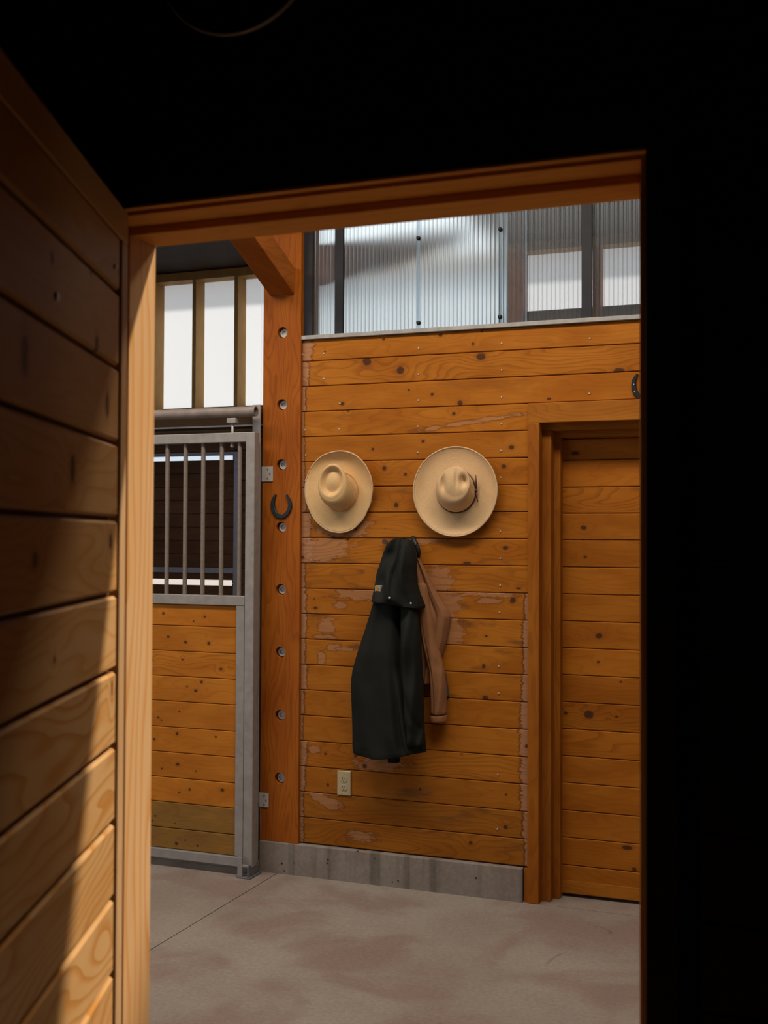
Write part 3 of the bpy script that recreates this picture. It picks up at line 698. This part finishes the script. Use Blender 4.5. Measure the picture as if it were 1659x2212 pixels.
bm = bmesh.new(); disc_y(bm, 0, 0, -.0082, -.006, .0032, 14); build('screw', bm, M['ivory'], ot)

# ------------------------------------------------------------------ straw hats
def straw(name, c1, c2):
    m, t = newmat(name)
    tc = t.n('ShaderNodeTexCoord'); sp = t.n('ShaderNodeSeparateXYZ'); t.put(sp.inputs[0], tc.outputs['Object'])
    r = t.m('SQRT', t.m('ADD', t.m('MULTIPLY', sp.outputs[0], sp.outputs[0]), t.m('MULTIPLY', sp.outputs[2], sp.outputs[2])))
    th = t.m('ARCTAN2', sp.outputs[2], sp.outputs[0])
    n1 = t.noise(tc.outputs['Object'], 16.0, 3.0)
    rr = t.m('ADD', t.m('MULTIPLY', r, 190.0), t.m('MULTIPLY', n1, 2.2))
    w1 = t.m('PINGPONG', rr, .5)
    n2 = t.noise(t.comb(t.m('MULTIPLY', th, 60.0), t.m('MULTIPLY', r, 420.0), t.m('MULTIPLY', sp.outputs[1], 420.0)), 1.0, 2.0)
    f = t.m('ADD', t.m('MULTIPLY', n2, .55), t.m('MULTIPLY', w1, .45))
    col = t.mix(t.sstep(f, .2, .62), c2, c1)
    col = t.mix(t.m('MULTIPLY', t.sstep(n1, .5, .75), .25), col, (c2[0]*.9, c2[1]*.85, c2[2]*.8))
    bs = t.bsdf(col, .62, 0, t.bump(t.m('ADD', w1, t.m('MULTIPLY', n2, .6)), .35, .0015), .3)
    t.out(bs.outputs[0]); return m
def hat(name, px, py, outline, base, top, h, topf, brimw, mat, sidepow=1.6):
    "outline(th) -> brim radius; base/top = (cu, cv, a, b, rot)"
    p = at(px, py, D)
    root = empty(name, (p.x, D-.004, p.z))
    N = 120
    def ell(e, th):
        cu, cv, a, b, rot = e; x, y = a*math.cos(th-rot), b*math.sin(th-rot)
        return cu+x*math.cos(rot)-y*math.sin(rot), cv+x*math.sin(rot)+y*math.cos(rot)
    bm = bmesh.new(); loops = []
    for i in range(11, -1, -1):
        t = i/11.0; lp = []
        for k in range(N):
            th = 2*PI*k/N; u0, v0 = ell(base, th); R = outline(th); u1, v1 = R*math.cos(th), R*math.sin(th)
            lp.append((u0+(u1-u0)*t, -brimw(t, th), v0+(v1-v0)*t))
        loops.append(lp)
    loft(bm, loops, True, False)
    br = build('brim', bm, mat, root, True); sm = br.modifiers.new('thick', 'SOLIDIFY'); sm.thickness = .0035; sm.offset = 0
    bm = bmesh.new(); loops = []
    for i in range(0, 13):
        s = i/12.0; lp = []
        pr = .18*s+.82*s**3.2 if sidepow is None else s**sidepow
        for k in range(N):
            th = 2*PI*k/N; u0, v0 = ell(base, th); u1, v1 = ell(top, th); w0 = brimw(0, th)
            u, v = u0+(u1-u0)*pr, v0+(v1-v0)*pr
            lp.append((u, -(w0+h*math.sin(s*PI/2)**.8+topf(1.0, th, u, v)*s**4), v))
        loops.append(lp)
    for i in range(1, 13):
        r = 1-i/12.0; lp = []
        for k in range(N):
            th = 2*PI*k/N; u1, v1 = ell(top, th); rr = max(r, .004)
            u, v = top[0]+(u1-top[0])*rr, top[1]+(v1-top[1])*rr
            lp.append((u, -(brimw(0, th)*rr+brimw(0, 0)*(1-rr)+h+topf(r, th, u, v)), v))
        loops.append(lp)
    rows = loft(bm, loops, True, False); bm.faces.new(rows[-1])
    build('crown', bm, mat, root, True)
    # bound edge of the brim
    bm = bmesh.new(); pts = [(outline(2*PI*k/N)*math.cos(2*PI*k/N), -brimw(1.0, 2*PI*k/N), outline(2*PI*k/N)*math.sin(2*PI*k/N)) for k in range(N)]
    lo = []
    for k in range(N+1):
        c = Vector(pts[k % N]); d = (Vector(pts[(k+1) % N])-Vector(pts[k-1 if k % N else N-1])).normalized(); a = d.cross(Vector((0, 1, 0))).normalized()
        lo.append([c+a*.0034*math.cos(2*PI*j/8)+Vector((0, 1, 0))*.0034*math.sin(2*PI*j/8) for j in range(8)])
    loft(bm, lo, True, False); bmesh.ops.remove_doubles(bm, verts=bm.verts[:], dist=1e-5); build('brim_binding', bm, M['straw_edge'], root, True)
    return root, ell
M['straw_edge'] = plain('straw_binding', (.58, .40, .23), .6, 0, .08, 120.0)
s1 = straw('palm_straw_golden', (.78, .50, .235), (.60, .36, .145))
s2 = straw('palm_straw_pale', (.76, .50, .265), (.58, .36, .165))
# outline of the left hat measured round its centre
OUT1 = [(750, 976), (775, 983), (793, 998), (806, 1020), (812, 1047), (808, 1075), (797, 1103), (782, 1128), (762, 1145), (738, 1151), (713, 1146), (690, 1129), (673, 1100), (664, 1066), (667, 1034), (683, 1004), (705, 986), (728, 978)]
c1p = at(738, 1063, D-.02); pol = []
for (x, y) in OUT1:
    q_ = at(x, y, D-.02); du, dv = q_.x-c1p.x, q_.z-c1p.z; pol.append((math.atan2(dv, du) % (2*PI), math.hypot(du, dv)))
pol.sort()
def out1(th):
    th %= 2*PI; n = len(pol)
    for i in range(n):
        a0, r0 = pol[i]; a1, r1 = pol[(i+1) % n]
        if i == n-1: a1 += 2*PI
        tt = th if th >= a0 or i != n-1 else th+2*PI
        if i == n-1 and th < pol[0][0]: tt = th+2*PI
        if a0 <= tt <= a1:
            f = (tt-a0)/(a1-a0); f = f*f*(3-2*f)*.5+f*.5
            return r0+(r1-r0)*f
    return pol[0][1]
def brim1(t, th): return .012+.018*t**2*(.6+.4*math.cos(th-1.2))+.022*t**6*max(0, math.sin(th+.35))+.004*math.sin(2*th)*t
def top1(r, th, u, v):
    if r > .80: return .004*math.cos((r-.9)/.1*PI/2) if r > .8 else 0
    if r > .62: return -.019*math.sin((.80-r)/.18*PI/2)
    return -.019+.014*math.sin((.62-r)/.62*PI/2)
h1, _ = hat('straw_hat', 738, 1063, out1, (.004, -.002, .086, .088, 0), (-.002, .046, .066, .082, -.22), .098, top1, brim1, s1, 1.35)
tag(h1, 'golden straw hat with round telescoped crown, hung left on the plank wall', 'hat', 'straw hats on the plank wall')
def out2(th): return .1985*(1+.012*math.cos(2*th)*-1+.006*math.sin(3*th+.5))
def brim2(t, th): return .010+.016*t**2+.010*t**6*(1+.5*math.cos(2*th))
def top2(r, th, u, v):
    def g(cu, cv, su, sv, a): return -a*math.exp(-((u-cu)/su)**2-((v-cv)/sv)**2)
    z = .012*(1-r*r)
    z += g(.063, .042, .017, .024, .030)+g(.033, .055, .008, .045, .009)+g(-.035, .030, .014, .040, .020)
    return z
h2, ell2 = hat('straw_hat', 988.5, 1062, out2, (.0, .0, .091, .094, 0), (.030, .040, .064, .068, 0), .108, top2, brim2, s2, 1.5)
tag(h2, 'pale straw hat with pinched crown and thin dark brown band', 'hat', 'straw hats on the plank wall')
bm = bmesh.new(); lo = []
for k in range(97):
    th = 2*PI*k/96; u, v = ell2((0, .0, .0925, .0955, 0), th); w = brim2(0, th)+.009
    c = Vector((u, -w, v)); a = Vector((math.cos(th), 0, math.sin(th)))
    lo.append([c+a*.0022*math.cos(2*PI*j/8)+Vector((0, 1, 0))*.0045*math.sin(2*PI*j/8) for j in range(8)])
M['leather'] = plain('dark_brown_leather', (.085, .035, .028), .5, 0, .15, 80.0)
loft(bm, lo, True, False); bmesh.ops.remove_doubles(bm, verts=bm.verts[:], dist=1e-5); hb_ = build('hat_band', bm, M['leather'], h2, True)
bm = bmesh.new(); kx = .0955
tube(bm, [(kx, -.024, .005), (kx+.002, -.030, .040), (kx+.001, -.034, .072)], [.004, .0036, .0016], 8); build('band_tail', bm, M['leather'], hb_, True)
bm = bmesh.new(); tube(bm, [(kx, -.024, .005), (kx+.004, -.028, -.022), (kx+.009, -.030, -.048)], [.004, .0036, .002], 8); build('band_tail', bm, M['leather'], hb_, True)
bm = bmesh.new(); tube(bm, [(kx-.002, -.024, .010), (kx-.010, -.032, .038), (kx-.012, -.036, .052)], [.003, .0022, .001], 8); build('band_tail', bm, M['leather'], hb_, True)
bm = bmesh.new(); bmesh.ops.create_uvsphere(bm, u_segments=12, v_segments=8, radius=.0075)
for v_ in bm.verts: v_.co += Vector((kx+.001, -.028, .003))
build('band_knot', bm, M['leather'], hb_, True)

# ------------------------------------------------------------------ jackets
def cloth(name, c, vary=.22, rough=.85):
    m, t = newmat(name)
    tc = t.n('ShaderNodeTexCoord'); P = tc.outputs['Object']
    a = t.noise(P, 9.0, 4.0); w = t.noise(P, 420.0, 2.0)
    f = t.m('ADD', t.rng(a, .3, .7, 1-vary, 1+vary), t.m('MULTIPLY', t.m('SUBTRACT', w, .5), .35))
    cv = t.n('ShaderNodeCombineColor')
    for i in range(3): t.put(cv.inputs[i], f)
    t.out(t.bsdf(t.mix(1.0, c, cv.outputs[0], 'MULTIPLY'), rough, 0, t.bump(t.m('ADD', w, t.m('MULTIPLY', a, 2.0)), .3, .001), .15).outputs[0]); return m
M['charcoal'] = cloth('charcoal_canvas', (.0135, .0140, .0115))
M['lining'] = cloth('black_lining', (.008, .008, .009))
M['duck'] = cloth('tan_duck_canvas', (.27, .115, .048), .12)
M['slate'] = cloth('slate_blue_cloth', (.05, .055, .075))
def garment(name, secs, mat, parent, yback, folds=None, tilt=None, N=56, power=.55, sub=1):
    """closed cloth volume lofted from sections (pixel row, left, right, depth); folds(s, q) adds relief"""
    loops = []
    ns = len(secs)
    fine = []
    for i in range(ns-1):
        for k in range(4):
            f = k/4.0; fine.append(tuple(a+(b-a)*f for a, b in zip(secs[i], secs[i+1])))
    fine.append(secs[-1])
    bm = bmesh.new()
    for i, (py, l, r, d) in enumerate(fine):
        qn = i/(len(fine)-1)
        A, B = at(l, py, yback-d*.35), at(r, py, yback-d*.35)
        lp = []
        for k in range(N):
            s = k/(N-1)
            z = A.z+(B.z-A.z)*s + (tilt(s, qn) if tilt else 0)
            x = A.x+(B.x-A.x)*s
            dep = d*(max(0, 1-abs(2*s-1)**2.6))**power
            if folds: dep += folds(s, qn)*min(1, 6*s*(1-s)*1.2)
            lp.append((x, yback-max(dep, .001)-.002, z))
        for k in range(N-2, 0, -1):
            s = k/(N-1)
            z = A.z+(B.z-A.z)*s + (tilt(s, qn) if tilt else 0)
            lp.append((A.x+(B.x-A.x)*s, yback, z))
        loops.append(lp)
    loft(bm, loops)
    return build(name, bm, mat, parent, True, subsurf=sub)
def G(x, c, w): return math.exp(-((x-c)/w)**2)
yw = D-.003
# tan work jacket behind
tj = empty('work_jacket', (0, 0, 0)); tag(tj, 'tan brown canvas work jacket hanging behind the charcoal one', 'jacket', 'jackets on the plank wall')
garment('body', [(1186, 890, 900, .016), (1200, 889, 904, .024), (1220, 889, 913, .03), (1248, 889, 927, .033), (1275, 888, 941, .036), (1300, 888, 955, .038), (1318, 888, 967, .038), (1332, 888, 973, .038), (1350, 888, 971, .038), (1385, 888, 965, .038), (1415, 888, 955, .036), (1440, 888, 944, .034), (1462, 888, 936, .034), (1479, 888, 935, .032)],
        M['duck'], tj, yw, lambda s, q_: -.010*G(s, .70-.1*q_, .06)+.007*G(s, .9, .05)+.005*math.sin(14*s+4*q_), power=.45)
garment('sleeve', [(1256, 900, 914, .012), (1264, 897, 922, .026), (1300, 899, 928, .036), (1340, 904, 936, .040), (1380, 910, 943, .042), (1415, 917, 951, .044), (1450, 925, 960, .046), (1480, 928, 963, .046), (1515, 929, 964, .046), (1546, 928, 964, .045)],
        M['duck'], tj, yw-.020, lambda s, q_: .006*math.sin(9*s+16*q_)*q_-.010*G(q_, .62, .03)*G(s, .8, .3)-.006*G(s, .3, .06)*q_)
garment('cuff', [(1545, 928, 964, .046), (1549, 927, 964.5, .049), (1556, 927, 964.5, .049), (1560, 928, 964, .045)], M['duck'], tj, yw-.019)
# slate garment, only its edge shows
sg = empty('slate_shirt', (0, 0, 0)); tag(sg, 'slate blue cloth edge peeking out behind the tan sleeve', 'shirt', 'jackets on the plank wall')
garment('shirt_tail', [(1425, 925, 952, .018), (1450, 925, 962, .022), (1480, 926, 967, .024), (1500, 927, 970, .024), (1504, 927, 970, .022)], M['slate'], sg, yw)
# charcoal hooded jacket in front
cj = empty('hooded_jacket', (0, 0, 0)); tag(cj, 'charcoal hooded canvas jacket with small square patch, hanging on the wall', 'jacket', 'jackets on the plank wall')
def bf(s, q_):
    c1_ = .60+.34*q_; c2_ = .50+.42*q_
    f = -.040*G(s, c1_, .045)*(1-G(q_, 1, .35))*min(1, q_*6+.3)
    f += -.030*G(s, .68+.22*(q_-.5), .035)*G(q_, .72, .25)
    f += .016*G(s, .42, .16)*(.4+.6*q_)+.010*math.sin(7*s+3.2*q_)+.006*math.sin(17*s-5*q_)
    return f
YB = yw-.066
garment('body', [(1262, 822, 893, .05), (1300, 804, 899, .070), (1330, 795, 901, .080), (1370, 782, 904, .090), (1410, 768, 906, .098), (1448, 757, 908, .10), (1478, 753.5, 910, .10), (1530, 755.5, 912, .10), (1580, 757, 914, .098), (1612, 757, 917, .095), (1622, 758, 918, .092), (1627, 760, 917, .085)],
        M['charcoal'], cj, YB, bf, lambda s, q_: -.020*max(0, (q_-.86)/.14)*math.sin(PI*min(1, s*1.15))**.8)
garment('sleeve', [(1296, 870, 896, .012), (1315, 866, 899, .036), (1345, 864, 903, .060), (1390, 866, 907, .072), (1440, 869, 910, .074), (1500, 871, 912, .074), (1560, 873, 914, .066), (1590, 876, 916, .050), (1612, 880, 916, .030)],
        M['charcoal'], cj, YB-.045, lambda s, q_: .008*math.sin(8*s+13*q_)-.014*G(q_, .62+.2*s, .04)+.008*math.sin(21*q_))
def hf(s, q_):
    return (.014*math.sin(6*s+7*q_)+.007*math.sin(15*s-9*q_)-.026*G(s, .62-.1*q_, .06)*G(q_, .45, .35)-.020*G(s, .28, .12)*G(q_, .62, .10)-.020*G(s, .3, .16)*G(q_, .34, .07)+.010*G(s, .15, .1)*G(q_, .48, .1)+.008*G(s, .82, .08))
def ht(s, q_): return -.034*max(0, (q_-.55)/.45)*s**1.5
hd_ = [(1162.5, 856, 880, .02), (1167, 845, 886, .045), (1176, 836, 891, .065), (1192, 829, 895, .08), (1215, 822, 897, .095), (1238, 814, 896, .105), (1258, 811, 897, .115), (1276, 807, 903, .12), (1290, 804, 910, .124), (1297, 802.5, 914, .124), (1300, 803, 913, .120)]
hood = garment('hood', hd_, M['charcoal'], cj, YB, hf, ht, power=.36)
def on_hood(px, py, out=.0):
    "point on the hood's front at a pixel"
    dep = None
    rows = []
    for i in range(len(hd_)-1):
        for k in range(4): rows.append(tuple(a_+(b_-a_)*k/4.0 for a_, b_ in zip(hd_[i], hd_[i+1])))
    rows.append(hd_[-1])
    best = None
    for i, (ry_, l, r, d) in enumerate(rows):
        qn = i/(len(rows)-1); yb_ = YB
        A, B = at(l, ry_, yb_-d*.35), at(r, ry_, yb_-d*.35)
        for k in range(61):
            s = k/60.0
            dep = d*(max(0, 1-abs(2*s-1)**2.6))**.36+hf(s, qn)*min(1, 6*s*(1-s)*1.2)
            P3 = Vector((A.x+(B.x-A.x)*s, yb_-dep-.002, A.z+(B.z-A.z)*s+ht(s, qn)))
            v_ = P3-Vector((0, 0, EYE)); zz = v_.dot(_fw)
            ex = (W/2+F*v_.dot(_r)/zz-px)**2+(H/2-F*v_.dot(_u)/zz-py)**2
            if best is None or ex < best[0]: best = (ex, P3)
    return best[1]
# square woven patch with its orange mark
pc, pr_, pu_ = on_hood(818, 1271), on_hood(836, 1271), on_hood(818, 1258)
ex_ = Vector((1, -.22, 0)).normalized(); ez_ = Vector((.05, -.10, 1)); ez_ = (ez_-ex_*ez_.dot(ex_)).normalized(); ny_ = ez_.cross(ex_).normalized()
if ny_.y > 0: ny_ = -ny_
def pq(u_, v_, w_): return pc+ex_*u_+ez_*v_+ny_*w_
def slab(name, pts, w0, w1, mat, parent):
    bm = bmesh.new(); loft(bm, [[pq(u_, v_, w0) for u_, v_ in pts], [pq(u_, v_, w1) for u_, v_ in pts]]); return build(name, bm, mat, parent)
pt = slab('logo_patch', [(-.0155, -.0165), (.0145, -.0165), (.0155, .0155), (-.0145, .0165)], -.02, .0065, plain('woven_patch_cream', (.34, .30, .25), .8), cj)
pt['label'] = 'cream square woven patch with orange mark'
mk = []
for k in range(40):
    an = 2*PI*k/40; r_ = .0086/(abs(math.cos(an))**4+abs(math.sin(an))**4)**.25
    mk.append((r_*math.cos(an)*.92+.0005, r_*math.sin(an)*1.12+.0022))
slab('logo_mark', mk, .0067, .0080, plain('woven_patch_orange', (.50, .22, .035), .8), pt)
slab('logo_swoosh', [(-.0015, .004), (.0045, .0065), (.0095, .0060), (.0095, .0032), (.004, .0030), (.0005, -.002), (-.002, -.002)], .0081, .0088, plain('woven_patch_cream_mark', (.40, .25, .09), .8), pt)
for k, (u0, u1) in enumerate(((-.011, -.0075), (-.0065, -.003), (-.002, .0015), (.0025, .006))):
    slab('logo_letter', [(u0, -.0125), (u1, -.0125), (u1, -.0098), (u0, -.0098)], .0067, .0075, M['charcoal'], pt)
for (px, py) in ((841.4, 1292.6), (887, 1303)):
    c_ = on_hood(px, py); bm = bmesh.new(); bmesh.ops.create_uvsphere(bm, u_segments=14, v_segments=8, radius=.0062)
    for v_ in bm.verts: v_.co = Vector((v_.co.x, v_.co.y*.5, v_.co.z*.8))+c_
    build('snap', bm, M['zinc'], cj, True)
# tail of lining below the hem
a, b = at(842, 1630, YB-.03), at(863, 1647, YB-.03)
bm = bmesh.new(); bx(bm, a.x, b.x, YB-.06, YB-.02, b.z, a.z); build('lining_tail', bm, M['lining'], cj, bevel=.004)
# hooks
ck = empty('coat_hook', (0, 0, 0)); tag(ck, 'black strap hook beside the top of the hood', 'hook')
pts = [at(x, y, yy) for x, y, yy in ((892, 1160, D-.004), (894, 1166, D-.02), (898, 1174, D-.03), (902, 1184, D-.032), (904.5, 1194, D-.03), (904, 1203, D-.02))]
bm = bmesh.new(); tube(bm, cat(pts, 4), [.0075+.004*math.sin(PI*i/20) for i in range(21)], 12); build('prong', bm, M['black_iron'], ck, True)
p = at(893, 1161, D); box('back_plate', p.x-.012, p.x+.012, D-.004, D-.0005, p.z-.05, p.z+.004, M['black_iron'], ck, .001)
pg = empty('wall_peg', (0, 0, 0)); tag(pg, 'small dark round peg left of the hood top', 'peg')
p = at(832, 1170, D-.02); bm = bmesh.new(); disc_y(bm, p.x, p.z, D-.02, D, .006, 12); build('shank', bm, M['leather'], pg, True)
bm = bmesh.new(); disc_y(bm, p.x, p.z, D-.03, D-.019, .012, 16, .011); build('knob', bm, M['leather'], pg)
